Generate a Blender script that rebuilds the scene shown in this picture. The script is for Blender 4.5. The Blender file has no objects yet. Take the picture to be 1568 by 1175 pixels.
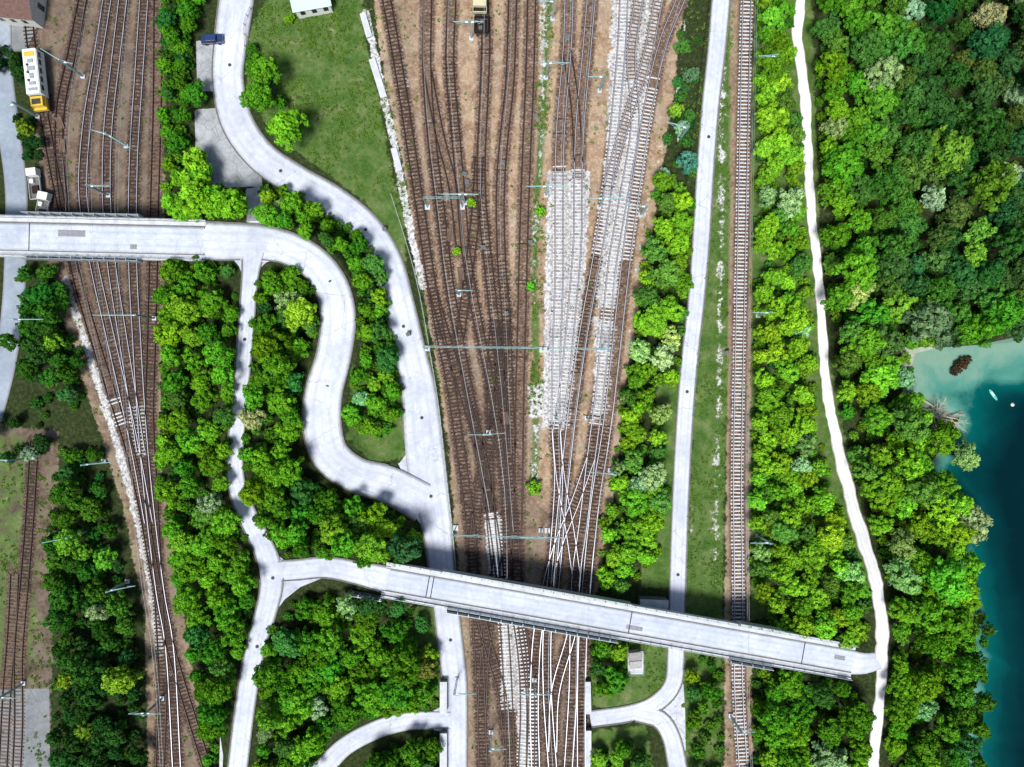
import bpy, math, random
import numpy as np
from mathutils import Vector
random.seed(4); rng=np.random.default_rng(4)
H=140.0; S=8.0; CX,CY=784.0,587.5
sc=bpy.context.scene
def W(px,py,z=0.0):
    k=(H-z)/H/S
    return ((px-CX)*k, -(py-CY)*k)
# ------------------------------------------------------------------ node helpers
def newmat(name):
    m=bpy.data.materials.new(name); m.use_nodes=True; nt=m.node_tree; nt.nodes.clear(); return m,nt
def nd(nt,t,**kw):
    n=nt.nodes.new(t)
    for k,v in kw.items(): setattr(n,k,v)
    return n
def setin(nt,n,key,val):
    if val is None: return
    if isinstance(val,bpy.types.NodeSocket): nt.links.new(val,n.inputs[key])
    else: n.inputs[key].default_value=val
def mth(nt,op,a,b=None,clamp=False):
    n=nd(nt,'ShaderNodeMath',operation=op); n.use_clamp=clamp
    setin(nt,n,0,a)
    if b is not None: setin(nt,n,1,b)
    return n.outputs[0]
def c4(c): return (c[0],c[1],c[2],1.0)
def mix(nt,f,a,b,bt='MIX'):
    n=nd(nt,'ShaderNodeMix',data_type='RGBA',blend_type=bt)
    setin(nt,n,0,f)
    setin(nt,n,6,c4(a) if isinstance(a,tuple) else a); setin(nt,n,7,c4(b) if isinstance(b,tuple) else b)
    return n.outputs[2]
def noise(nt,vec,scale,detail=4,rough=0.6,dist=0.0):
    n=nd(nt,'ShaderNodeTexNoise'); setin(nt,n,'Vector',vec); n.inputs['Scale'].default_value=scale
    n.inputs['Detail'].default_value=detail; n.inputs['Roughness'].default_value=rough; n.inputs['Distortion'].default_value=dist
    return n.outputs['Fac']
def voro(nt,vec,scale,feat='F1'):
    n=nd(nt,'ShaderNodeTexVoronoi',feature=feat); setin(nt,n,'Vector',vec); n.inputs['Scale'].default_value=scale
    return n
def mr(nt,v,a,b,c=0.0,d=1.0,smooth=False):
    n=nd(nt,'ShaderNodeMapRange'); n.clamp=True
    if smooth: n.interpolation_type='SMOOTHSTEP'
    setin(nt,n,0,v)
    for i,x in enumerate((a,b,c,d)): n.inputs[1+i].default_value=x
    return n.outputs[0]
def attr(nt,name):
    return nd(nt,'ShaderNodeAttribute',attribute_name=name).outputs['Fac']
def ramp(nt,f,stops):
    n=nd(nt,'ShaderNodeValToRGB'); cr=n.color_ramp
    while len(cr.elements)<len(stops): cr.elements.new(0.5)
    for e,(p,c) in zip(cr.elements,stops): e.position=p; e.color=c4(c)
    setin(nt,n,0,f); return n.outputs[0]
def finish(nt,col,rough=0.9,spec=0.2,metal=0.0,bump=None,bstr=0.3,bdist=0.05,shader=None):
    out=nd(nt,'ShaderNodeOutputMaterial')
    p=nd(nt,'ShaderNodeBsdfPrincipled')
    setin(nt,p,'Base Color',c4(col) if isinstance(col,tuple) else col)
    setin(nt,p,'Roughness',rough); p.inputs['Specular IOR Level'].default_value=spec; setin(nt,p,'Metallic',metal)
    if bump is not None:
        b=nd(nt,'ShaderNodeBump'); b.inputs['Strength'].default_value=bstr; b.inputs['Distance'].default_value=bdist
        setin(nt,b,'Height',bump); nt.links.new(b.outputs[0],p.inputs['Normal'])
    nt.links.new(p.outputs[0],out.inputs[0]); return p
def simple(name,col,rough=0.7,metal=0.0,var=0.25,scale=2.0,spec=0.3,fine=12):
    m,nt=newmat(name); tc=nd(nt,'ShaderNodeTexCoord').outputs['Object']
    n=noise(nt,tc,scale,5,0.65); n2=noise(nt,tc,fine,3,0.6)
    f=mr(nt,mth(nt,'ADD',mth(nt,'MULTIPLY',n,0.7),mth(nt,'MULTIPLY',n2,0.3)),0.33,0.67)
    a=tuple(c*(1-var) for c in col); b=tuple(min(1,c*(1+var)) for c in col)
    finish(nt,mix(nt,f,a,b),rough,spec,metal,bump=n2,bstr=0.15,bdist=0.02); return m

# ------------------------------------------------------------------ materials
M_conc=simple('concrete',(0.50,0.52,0.54),0.85,var=0.22,scale=0.7)
M_concd=simple('concrete_dark',(0.13,0.13,0.13),0.9,var=0.35,scale=0.7)
M_kerb=simple('kerb_stone',(0.15,0.15,0.14),0.85,var=0.35,scale=1.5)
M_joint=simple('bitumen_joint',(0.05,0.05,0.05),0.9)
M_patch=simple('asphalt_patch',(0.24,0.24,0.26),0.9)
M_steel=simple('galvanised_steel',(0.34,0.38,0.40),0.5,metal=0.3,var=0.15)
M_mast=simple('painted_mast_steel',(0.26,0.42,0.42),0.5,metal=0.1,var=0.2)
M_rust=simple('rusty_steel',(0.022,0.013,0.010),0.85,metal=0.1,var=0.4)
M_rtop=simple('rail_running_surface',(0.60,0.60,0.66),0.4,metal=0.4,var=0.1)
M_rtopd=simple('rail_dull_top',(0.065,0.040,0.032),0.5,metal=0.3,var=0.3)
M_slw=simple('timber_sleeper',(0.045,0.029,0.023),0.9,var=0.5,scale=0.9)
M_slb=simple('weathered_sleeper',(0.14,0.092,0.066),0.9,var=0.4,scale=0.9)
M_slc=simple('concrete_sleeper',(0.56,0.57,0.57),0.85,var=0.22,scale=0.9)
M_bark=simple('bark',(0.09,0.065,0.045),0.95,var=0.4)
M_dead=simple('dead_wood',(0.42,0.40,0.30),0.9,var=0.3)
M_glass=simple('dark_glass',(0.02,0.025,0.03),0.1,var=0.1,spec=0.6)
M_white=simple('white_paint',(0.72,0.74,0.70),0.45,var=0.12,spec=0.4)
M_cream=simple('cream_paint',(0.55,0.52,0.33),0.45,var=0.15,spec=0.4)
M_yell=simple('yellow_paint',(0.62,0.42,0.05),0.45,var=0.2,spec=0.4)
M_black=simple('black_rubber',(0.02,0.02,0.02),0.8,var=0.3)
M_dframe=simple('dark_underframe',(0.05,0.045,0.04),0.8,var=0.4)
M_blue=simple('navy_car_paint',(0.02,0.04,0.12),0.25,var=0.1,spec=0.6)
M_tile=simple('clay_roof_tile',(0.13,0.075,0.06),0.85,var=0.35)
M_teal=simple('teal_sheet_roof',(0.46,0.62,0.60),0.5,var=0.15)
M_plast=simple('render_wall',(0.55,0.55,0.50),0.85,var=0.1)
M_grey=simple('grey_felt_roof',(0.33,0.32,0.31),0.8,var=0.25)

def road_mat(name,a,b,crack=0.5):
    m,nt=newmat(name); tc=nd(nt,'ShaderNodeTexCoord').outputs['Object']
    n1=noise(nt,tc,0.10,4,0.6,0.3); n2=noise(nt,tc,1.1,5,0.7); n3=noise(nt,tc,9,3,0.7); n4=noise(nt,tc,0.30,6,0.7,0.6)
    ac=attr(nt,'across')
    f=mth(nt,'ADD',mth(nt,'MULTIPLY',n1,0.35),mth(nt,'ADD',mth(nt,'MULTIPLY',n4,0.3),mth(nt,'ADD',mth(nt,'MULTIPLY',n2,0.2),mth(nt,'MULTIPLY',n3,0.15))))
    col=ramp(nt,f,[(0.40,a),(0.58,b)])
    aa=mth(nt,'ABSOLUTE',ac)
    edge=mr(nt,mth(nt,'ADD',aa,mth(nt,'MULTIPLY',mth(nt,'SUBTRACT',n2,0.5),0.4)),0.82,1.0)
    col=mix(nt,mth(nt,'MULTIPLY',edge,0.6),col,(0.18,0.17,0.14))
    wheel=mr(nt,mth(nt,'ABSOLUTE',mth(nt,'SUBTRACT',aa,0.45)),0.0,0.18,1.0,0.0,True)
    col=mix(nt,mth(nt,'MULTIPLY',wheel,mth(nt,'MULTIPLY',n1,0.5)),col,(0.30,0.32,0.36))
    gut=mr(nt,mth(nt,'ABSOLUTE',mth(nt,'SUBTRACT',aa,0.86)),0.0,0.025,1.0,0.0)
    col=mix(nt,mth(nt,'MULTIPLY',gut,mr(nt,n2,0.35,0.6,0.1,0.5)),col,(0.20,0.20,0.20))
    seam=mr(nt,aa,0.0,0.03,1.0,0.0)
    col=mix(nt,mth(nt,'MULTIPLY',seam,mr(nt,n2,0.42,0.6,0.0,0.5)),col,(0.24,0.24,0.25))
    ns=nd(nt,'ShaderNodeTexNoise'); nt.links.new(tc,ns.inputs['Vector']); ns.inputs['Scale'].default_value=0.9
    vv=nd(nt,'ShaderNodeVectorMath',operation='ADD'); nt.links.new(tc,vv.inputs[0]); nt.links.new(ns.outputs['Color'],vv.inputs[1])
    v=voro(nt,vv.outputs[0],0.13,'DISTANCE_TO_EDGE').outputs['Distance']
    cr=mth(nt,'MULTIPLY',mr(nt,v,0.0,0.010,1.0,0.0),mr(nt,n1,0.45,0.58))
    col=mix(nt,mth(nt,'MULTIPLY',cr,crack),col,(0.13,0.13,0.13))
    st=mr(nt,noise(nt,tc,0.5,6,0.8,1.2),0.56,0.70)
    col=mix(nt,mth(nt,'MULTIPLY',st,0.38),col,(0.25,0.26,0.28))
    finish(nt,col,0.85,0.25,0,bump=n3,bstr=0.2,bdist=0.01); return m
M_road=road_mat('pale_asphalt',(0.40,0.43,0.49),(0.62,0.65,0.72))
M_roadw=road_mat('grey_asphalt',(0.20,0.24,0.29),(0.33,0.38,0.44))
M_bridge=road_mat('bridge_asphalt',(0.36,0.40,0.47),(0.56,0.60,0.67),0.3)
M_path=road_mat('gravel_path',(0.60,0.59,0.58),(0.82,0.81,0.81),0.0)

# ------------------------------------------------------------------ mesh builder
class MB:
    def __init__(s): s.v=[]; s.f=[]; s.m=[]
    def box(s,c,h,mat=0,u=(1,0),taper=1.0):
        ux,uy=u; b=len(s.v)
        for dz in (-1,1):
            k=taper if dz>0 else 1.0
            for dx,dy in ((-1,-1),(1,-1),(1,1),(-1,1)):
                a=dx*h[0]*k; d=dy*h[1]*k
                s.v.append((c[0]+ux*a-uy*d, c[1]+uy*a+ux*d, c[2]+dz*h[2]))
        for f in ((3,2,1,0),(4,5,6,7),(0,1,5,4),(1,2,6,5),(2,3,7,6),(3,0,4,7)):
            s.f.append(tuple(b+i for i in f)); s.m.append(mat)
    def topmat(s,mat): s.m[-5]=mat
    def cyl(s,p0,p1,r0,r1,n=8,mat=0):
        p0=Vector(p0);p1=Vector(p1); d=(p1-p0)
        if d.length<1e-6: return
        d.normalize(); a=d.orthogonal().normalized(); c=d.cross(a); b=len(s.v)
        for p,r in ((p0,r0),(p1,r1)):
            for i in range(n):
                t=2*math.pi*i/n; q=p+a*(r*math.cos(t))+c*(r*math.sin(t)); s.v.append(tuple(q))
        for i in range(n):
            j=(i+1)%n; s.f.append((b+i,b+j,b+n+j,b+n+i)); s.m.append(mat)
        s.f.append(tuple(b+n-1-i for i in range(n))); s.m.append(mat)
        s.f.append(tuple(b+n+i for i in range(n))); s.m.append(mat)
    def poly(s,pts,mat=0):
        b=len(s.v); s.v+= [tuple(p) for p in pts]; s.f.append(tuple(range(b,b+len(pts)))); s.m.append(mat)
    def build(s,name,mats,bevel=0.0,smooth=False,parent=None):
        me=bpy.data.meshes.new(name); me.from_pydata(s.v,[],s.f)
        for m in mats: me.materials.append(m)
        me.polygons.foreach_set('material_index',np.array(s.m,dtype=np.int32))
        if smooth: me.polygons.foreach_set('use_smooth',np.ones(len(s.f),dtype=bool))
        me.update(); o=bpy.data.objects.new(name,me); sc.collection.objects.link(o)
        if bevel>0:
            b=o.modifiers.new('Bevel','BEVEL'); b.width=bevel; b.segments=2; b.limit_method='ANGLE'
        if parent: o.parent=parent
        return o
def empty(name,loc=(0,0,0)):
    e=bpy.data.objects.new(name,None); e.location=loc; sc.collection.objects.link(e); return e

# ------------------------------------------------------------------ polyline helpers
def extend(pts,ext=110):
    pts=[tuple(p) for p in pts]
    def ex(a,b):
        d=math.hypot(a[0]-b[0],a[1]-b[1]); k=ext/d
        return (a[0]+(a[0]-b[0])*k,a[1]+(a[1]-b[1])*k)+tuple(a[2:])
    if pts[0][1]<=0 or pts[0][0]<=0: pts=[ex(pts[0],pts[1])]+pts
    if pts[-1][1]>=1175 or pts[-1][0]>=1568 or pts[-1][0]<=0: pts=pts+[ex(pts[-1],pts[-2])]
    return pts
def chain(pts,step=1.0):
    A=[]
    for p in pts:
        z=p[3] if len(p)>3 else 0.0; w=p[2] if len(p)>2 else 0.0
        x,y=W(p[0],p[1],z); A.append((x,y,z,w*(H-z)/H/S))
    A=np.array(A); n=len(A)
    E=np.vstack([2*A[0]-A[1],A,2*A[-1]-A[-2]]); out=[]
    for i in range(n-1):
        p0,p1,p2,p3=E[i],E[i+1],E[i+2],E[i+3]; L=np.hypot(*(p2-p1)[:2]); k=max(1,int(round(L/step)))
        for j in range(k):
            t=j/k
            out.append(0.5*((2*p1)+(-p0+p2)*t+(2*p0-5*p1+4*p2-p3)*t*t+(-p0+3*p1-3*p2+p3)*t**3))
    out.append(A[-1]); return np.array(out)
def normals(P):
    d=np.gradient(P[:,:2],axis=0); d/=np.maximum(1e-9,np.linalg.norm(d,axis=1))[:,None]
    return d,np.stack([-d[:,1],d[:,0]],1)

BZ=6.0
ROADS={
 'road_main':[(362,0,52,0),(354,60,50,0),(349,120,46,0),(362,185,48,0),(398,238,46,0),(450,275,46,0),(510,309,46,0),(560,350,46,0),(593,402,45,0),(612,470,45,0),(628,540,47,0),(641,600,52,0),(648,670,58,0),(656,740,58,0),(668,800,46,0),(675,860,40,0),(682,920,38,0),(691,1000,38,0),(697,1060,36,0),(698,1175,34,0)],
 'road_ramp':[(312,369,58,BZ),(350,370,56,BZ),(395,371,52,BZ),(440,380,48,BZ-.1),(480,402,48,BZ-.5),(508,440,50,BZ-1.1),(518,488,52,BZ-1.8),(511,545,52,BZ-2.5),(496,600,56,BZ-3.2),(493,650,58,BZ-3.9),(506,697,56,BZ-4.5),(545,727,52,BZ-5.1),(595,742,56,BZ-5.7),(650,770,60,0)],
 'road_link':[(388,385,34,BZ),(383,425,24,BZ),(378,490,23,BZ),(372,560,23,BZ),(367,620,23,BZ),(361,680,23,BZ),(361,735,26,BZ),(377,785,28,BZ),(398,826,30,BZ),(412,862,34,BZ),(416,895,34,BZ),(408,935,31,BZ),(393,985,29,BZ-.2),(382,1040,29,BZ-.6),(373,1100,29,BZ-1),(364,1175,29,BZ-1.5)],
 'road_approach':[(405,875,30,BZ),(450,873,30,BZ),(500,869,31,BZ),(550,878,34,BZ),(594,888,40,BZ)],
 'road_service':[(1104,0,27,0),(1097,80,26,0),(1088,160,25,0),(1080,260,25,0),(1074,360,25,0),(1067,450,24,0),(1057,540,24,0),(1050,620,24,0),(1044,720,24,0),(1040,820,24,0),(1037,920,24,0),(1035,1000,25,0),(1030,1048,25,0),(1003,1078,25,0),(965,1092,24,0),(904,1101,24,0)],
 'road_spur':[(975,1092,24,0),(1010,1102,26,0),(1028,1130,26,0),(1038,1175,28,0)],
 'road_lower':[(690,1103,26,0.),(660,1103,27,0.),(620,1105,28,0.),(575,1118,28,0.),(530,1142,28,0),(495,1175,30,0)],
 'road_west':[(2,-1,30,0),(3,110,34,0),(14,200,34,0),(25,290,34,0),(24,390,34,0),(20,470,34,0),(8,560,32,0),(-12,640,32,0)],
}
PATH=[(1226,0,15,0),(1221,60,16,0),(1232,140,16,0),(1237,240,15,0),(1243,330,14,0),(1253,420,14,0),(1259,500,14,0),(1264,580,15,0),(1276,650,16,0),(1292,720,18,0.5),(1310,790,20,1.8),(1333,860,20,4.),(1347,920,18,BZ-.4),(1351,985,20,BZ),(1348,1060,16,BZ-.3),(1336,1175,18,BZ-1.5)]
ROADS={k:chain(extend(v)) for k,v in ROADS.items()}
PATHW=chain(extend(PATH))
ENDP=chain([(1300,1014,38,BZ),(1325,1016,32,BZ),(1352,1010,24,BZ)])

TR=[
 ([(592,0),(603,60),(618,150),(633,250),(648,350),(660,430),(673,505),(690,590),(705,690),(716,770),(725,860),(731,960),(736,1060),(740,1175)],[(0,'w')],0),
 ([(655,0),(654,110),(662,220),(674,320),(686,420),(699,500),(716,590),(735,690),(750,770),(762,850),(772,960),(778,1060),(782,1175)],[(0,'b'),(240,'w'),(790,'c'),(1090,'w')],0),
 ([(692,0),(689,100),(698,210),(706,300),(714,390),(729,480),(746,565),(760,640),(771,720),(776,800),(777,880)],[(0,'b'),(90,'w'),(230,'b'),(400,'w')],0),
 ([(741,0),(744,60),(741,150),(737,240),(738,310),(747,400),(757,490),(768,590),(776,680),(784,780),(790,860)],[(0,'b'),(300,'w')],0),
 ([(785,0),(781,120),(771,220),(766,300),(768,400),(775,490),(779,590),(783,690)],[(0,'b'),(380,'w')],0),
 ([(814,0),(811,120),(806,240),(802,360),(799,480),(796,600),(794,740),(792,880),(800,960),(812,1060),(812,1175)],[(0,'b'),(840,'w'),(1060,'c')],0),
 ([(871,0),(868,80),(858,200),(856,300),(856,420),(852,540),(851,650),(855,740),(846,870),(838,960),(838,1060),(846,1175)],[(0,'b'),(262,'c'),(655,'w')],1),
 ([(905,0),(898,80),(888,190),(885,280),(884,370),(876,470),(866,570),(853,660)],[(0,'b'),(262,'c')],1),
 ([(955,0),(951,80),(940,200),(929,300),(913,400),(895,500),(880,600),(868,700),(858,800),(849,900)],[(0,'c'),(380,'w'),(575,'b'),(700,'w')],1),
 ([(978,0),(966,90),(972,190),(955,300),(938,400),(928,500),(918,600),(905,700),(893,800),(882,880),(879,960),(877,1060),(870,1175)],[(0,'b'),(120,'c'),(640,'w')],1),
 ([(1042,0),(1014,70),(993,160),(977,260),(963,360),(951,460),(940,560),(928,660),(912,760),(901,860),(893,960),(890,1060),(890,1175)],[(0,'b'),(130,'c'),(400,'b'),(660,'w')],1),
 ([(1008,0),(990,90),(967,160),(948,220),(930,290)],[(0,'b')],1),
 ([(734,240),(728,330),(716,430),(704,520)],[(0,'w')],0),
 ([(1143,0),(1139,150),(1136,300),(1133,450),(1130,600),(1128,750),(1130,900),(1130,1050),(1137,1175)],[(0,'c')],2),
 ([(44,-1),(48,60),(58,120),(70,185),(82,250),(98,330),(116,420)],[(0,'w')],0),
 ([(128,0),(112,80),(95,160),(92,240),(102,330),(118,420),(143,510),(171,600),(200,690),(222,790),(240,890),(262,990),(290,1085),(318,1175)],[(0,'w'),(420,'b'),(620,'c'),(660,'b'),(760,'w')],0),
 ([(166,0),(150,100),(134,200),(129,300),(145,400),(167,500),(190,600),(211,700),(229,800)],[(0,'w')],1),
 ([(190,0),(178,100),(167,200),(165,300),(172,400),(187,500),(203,600),(217,690)],[(0,'w')],1),
 ([(222,0),(214,120),(206,250),(205,400),(211,520),(219,650),(229,760),(246,900),(262,1000),(272,1175)],[(0,'w')],1),
 ([(243,0),(242,150),(238,300),(236,400),(233,520),(230,640),(236,760),(243,900),(250,1040),(246,1175)],[(0,'b'),(400,'w')],0),
 ([(54,676),(47,790),(39,890),(30,1000),(30,1100),(27,1175)],[(0,'w'),(900,'b')],0),
 ([(24,880),(20,960),(12,1060),(6,1175)],[(0,'b')],0),
 ([(662,440),(684,520),(712,610),(738,700),(752,790)],[(0,'w')],0),
 ([(757,490),(752,570),(752,650),(748,730),(752,800),(760,880)],[(0,'w'),(790,'c')],0),
 ([(775,490),(768,570),(755,650),(735,740),(726,830)],[(0,'w')],0),
 ([(851,650),(858,730),(872,810),(882,880)],[(0,'w')],1),
 ([(905,700),(880,770),(856,830),(836,900),(822,980),(818,1080),(820,1175)],[(0,'w')],1),
 ([(777,880),(790,940),(800,1010),(803,1090),(800,1175)],[(0,'w'),(950,'c')],0),
 ([(762,850),(752,930),(742,1010),(738,1090)],[(0,'w')],0),
 ([(728,900),(745,980),(768,1060),(778,1140)],[(0,'w')],0),
 ([(893,900),(872,980),(850,1060),(846,1150)],[(0,'w')],1),
 ([(655,110),(672,200),(694,290),(706,390)],[(0,'b')],0),
 ([(868,80),(880,160),(886,250)],[(0,'b')],0),
]
TRK=[chain(extend(t[0]),1.5) for t in TR]

# ------------------------------------------------------------------ ground grid
fx=np.arange(-113,113.01,0.5); fy=np.arange(-88,88.01,0.5)
far=np.array([2500,1500,900,600,400,300,240,200,170,150,135,125,118.])
xs=np.concatenate([-far,fx,far[::-1]]); 
fary=np.array([2500,1500,900,600,400,300,240,200,170,150,130,115,100,93.])
ys=np.concatenate([-fary,fy,fary[::-1]])
X,Y=np.meshgrid(xs,ys)
def near(P,R):
    for a,b in zip(P[:-1],P[1:]):
        i0,i1=np.searchsorted(xs,[min(a[0],b[0])-R,max(a[0],b[0])+R]); j0,j1=np.searchsorted(ys,[min(a[1],b[1])-R,max(a[1],b[1])+R])
        if i1<=i0 or j1<=j0: continue
        xx=X[j0:j1,i0:i1]; yy=Y[j0:j1,i0:i1]; dx,dy=b[0]-a[0],b[1]-a[1]; L=dx*dx+dy*dy+1e-9
        t=np.clip(((xx-a[0])*dx+(yy-a[1])*dy)/L,0,1)
        d=np.hypot(xx-a[0]-t*dx,yy-a[1]-t*dy)-(a[3]+(b[3]-a[3])*t)*0.5
        yield (slice(j0,j1),slice(i0,i1)),d,a[2]+(b[2]-a[2])*t
BIG=99.0
Z=np.zeros_like(X); low=np.full_like(X,BIG); roadd=np.full_like(X,BIG); cap=np.full_like(X,1e3)
allr=list(ROADS.items())+[('path',PATHW),('end',ENDP)]
for k,P in allr:
    nd_=np.full_like(X,BIG); nz=np.zeros_like(X)
    for sl,d,z in near(P,15):
        c=z-0.12-np.maximum(0,d-0.7)*0.72
        Z[sl]=np.maximum(Z[sl],np.where(z>0.05,c,0)); roadd[sl]=np.minimum(roadd[sl],d)
        bt=d<nd_[sl]; nz[sl]=np.where(bt,z,nz[sl]); nd_[sl]=np.where(bt,d,nd_[sl])
        if k in('road_main','road_service','road_west','road_lower','road_spur'): low[sl]=np.minimum(low[sl],d)
    cap=np.where(nd_<0.9,np.minimum(cap,nz-0.14),cap)
trd=np.full_like(X,BIG)
for P in TRK:
    for sl,d,z in near(P,8):
        trd[sl]=np.minimum(trd[sl],d)
low=np.minimum(low,trd-1.5)
Z*=np.clip((low-0.3)/4.0,0,1)
Z=np.maximum(Z,0); 
Z+=0.22*np.clip((2.3-trd)/0.9,0,1)
un=(np.sin(X*0.31+1.3*np.sin(Y*0.17))*np.cos(Y*0.27+np.sin(X*0.11)))*0.18+0.1*np.sin(X*0.9+Y*0.7)*np.sin(Y*1.1-X*0.3)
Z+= (un+0.05)*np.clip((np.minimum(roadd,trd-2)-1.0)/3,0,1)*0.8
Z=np.minimum(Z,np.maximum(cap,0.0))
PX=CX+X*S*H/(H-Z); PY=CY-Y*S*H/(H-Z)
def ext_poly(poly):
    o=[]
    for x,y in poly:
        if y<=0: y=-100
        if y>=1175: y=1275
        if x<=0: x=-110
        if x>=1568 and x<1600: x=1680
        o.append((x,y))
    return np.array(o,float)
def inside(poly,x,y):
    r=np.zeros(np.shape(x),bool); n=len(poly); j=n-1
    for i in range(n):
        xi,yi=poly[i]; xj,yj=poly[j]
        c=((yi>y)!=(yj>y))
        if yi!=yj:
            r^= c&(x<(xj-xi)*(y-yi)/(yj-yi)+xi)
        j=i
    return r
def pdist(poly,x,y,closed=True):
    D=np.full(np.shape(x),1e9); n=len(poly)
    for i in range(n if closed else n-1):
        a=poly[i]; b=poly[(i+1)%n]; dx,dy=b[0]-a[0],b[1]-a[1]; L=dx*dx+dy*dy+1e-9
        t=np.clip(((x-a[0])*dx+(y-a[1])*dy)/L,0,1); D=np.minimum(D,np.hypot(x-a[0]-t*dx,y-a[1]-t*dy))
    return D
def mask(polys,soft=12.0):
    M=np.zeros_like(X)
    for p in polys:
        p=ext_poly(p); sd=pdist(p,PX,PY); sd=np.where(inside(p,PX,PY),sd,-sd); M=np.maximum(M,np.clip(0.5+sd/(2*soft),0,1))
    return M
def lmask(line,w,soft=8.0):
    sd=w/2-pdist(np.array(line,float),PX,PY,False); return np.clip(0.5+sd/(2*soft),0,1)

yard=[(556,0),(590,130),(618,260),(640,400),(662,520),(688,700),(702,870),(712,1175),(902,1175),(898,1040),(915,900),(940,760),(962,560),(1000,350),(1030,160),(1058,0)]
wyard=[(60,0),(252,0),(250,400),(244,700),(276,900),(335,1175),(228,1175),(222,950),(190,780),(120,560),(75,420),(55,200)]
wyard2=[(0,640),(90,660),(85,900),(70,1175),(0,1175)]
m_soil=mask([yard,wyard,wyard2,[(1112,0),(1168,0),(1156,500),(1148,900),(1156,1175),(1108,1175),(1110,900),(1112,500)]])
m_grass=mask([[(378,60),(400,8),(548,-5),(560,60),(580,150),(598,260),(618,330),(622,420),(560,310),(480,250),(420,210),(380,140)],
              [(1118,0),(1118,300),(1114,600),(1106,900),(1104,1175),(1045,1175),(1046,950),(1055,760),(1062,560),(1086,300),(1108,0)],
              [(905,930),(1030,930),(1028,1050),(960,1090),(905,1080)],[(905,1120),(990,1110),(1015,1175),(905,1175)],
              [(1010,560),(1045,560),(1035,900),(980,900)],[(540,560),(615,560),(622,700),(570,712),(530,670)],[(620,930),(668,930),(675,1080),(620,1090)],
              [(1150,0),(1240,0),(1260,500),(1300,700),(1345,900),(1150,950)]],10)
m_grass=np.maximum(m_grass,lmask([(840,0),(832,150),(822,300),(818,450),(822,600),(818,740)],16,10)*0.8)
m_grass=np.maximum(m_grass,lmask([(612,300),(640,420),(654,520),(668,620),(684,740),(696,860)],7,6)*0.8)
m_grass=np.maximum(m_grass,mask([[(0,640),(60,660),(70,900),(60,1050),(0,1050)]],20)*0.56)
m_pale=mask([[(838,262),(905,262),(898,400),(872,655),(830,655)],
             [(742,790),(770,790),(772,880),(748,880)],[(770,925),(800,925),(795,1090),(765,1090)],[(790,1060),(822,1060),(822,1175),(800,1175)],
             [(808,590),(832,590),(830,640),(810,640)],[(195,620),(222,620),(228,700),(205,700)]],9)
m_pale=np.maximum(m_pale,mask([[(935,0),(1035,0),(1005,90),(975,240),(962,380),(950,480),(905,480),(918,330)],[(905,480),(950,480),(935,640),(900,660)]],12)*0.66)
m_pale=np.maximum(m_pale,mask([[(815,0),(852,0),(842,200),(835,280),(815,290)],[(806,300),(836,300),(828,480),(806,480)],[(806,640),(836,640),(830,760),(806,760)],
      [(600,60),(625,60),(650,240),(636,250)],[(1090,0),(1122,0),(1118,400),(1108,800),(1106,1000),(1085,1000),(1085,800),(1092,400)]],14)*0.53)
m_pale=np.maximum(m_pale,lmask([(560,20),(575,90),(590,160),(606,230),(618,300),(632,370),(648,440)],13,6)*0.85)
m_pale=np.maximum(m_pale,lmask([(100,430),(130,520),(160,620),(188,710),(212,800),(232,900),(245,1000)],16,7)*0.75)
m_pale=np.maximum(m_pale,lmask([(1062,740),(1058,800),(1054,880)],10,9)*0.55)
m_pale=np.maximum(m_pale,lmask([(1108,100),(1106,400),(1102,650),(1098,850)],5,8)*0.6)
m_pale=np.maximum(m_pale,lmask([(1052,0),(1040,130),(1010,230),(985,340),(975,420),(962,540)],10,8)*0.6)
m_conc=mask([[(298,168),(340,165),(352,200),(398,256),(402,285),(330,288),(300,250)],[(300,62),(332,66),(334,140),(302,140)],[(0,1055),(75,1055),(78,1175),(0,1175)],
             [(0,30),(60,30),(40,80),(0,70)]],3)
m_conc=np.maximum(m_conc,mask([[(376,290),(402,285),(404,345),(378,345)]],3))
m_sand=mask([[(1380,532),(1480,530),(1680,515),(1680,640),(1380,640)]],7)
m_dark=mask([wyard,[(0,0),(250,0),(250,420),(0,420)]],24)*0.85  # oily yard soil; left-side darkening also stands in for lens vignette
m_dark=np.maximum(m_dark,mask([[(0,600),(110,640),(100,1175),(0,1175)]],24)*0.95)  # lower-left soil darkened in colour, partly as lens vignette
m_dark=np.maximum(m_dark,mask([[(690,560),(720,530),(790,640),(800,760),(900,800),(915,1175),(705,1175),(690,700)]],40)*0.65)
m_dark=np.maximum(m_dark,mask([[(592,0),(645,0),(640,150),(680,400),(640,380),(610,200)]],20)*0.4)
m_dark=np.maximum(m_dark,mask([[(1118,0),(1162,0),(1150,600),(1148,1175),(1110,1175),(1110,600)]],6)*0.45)
m_ball=np.clip(0.5+(1.52-trd)/1.6,0,1)
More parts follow.
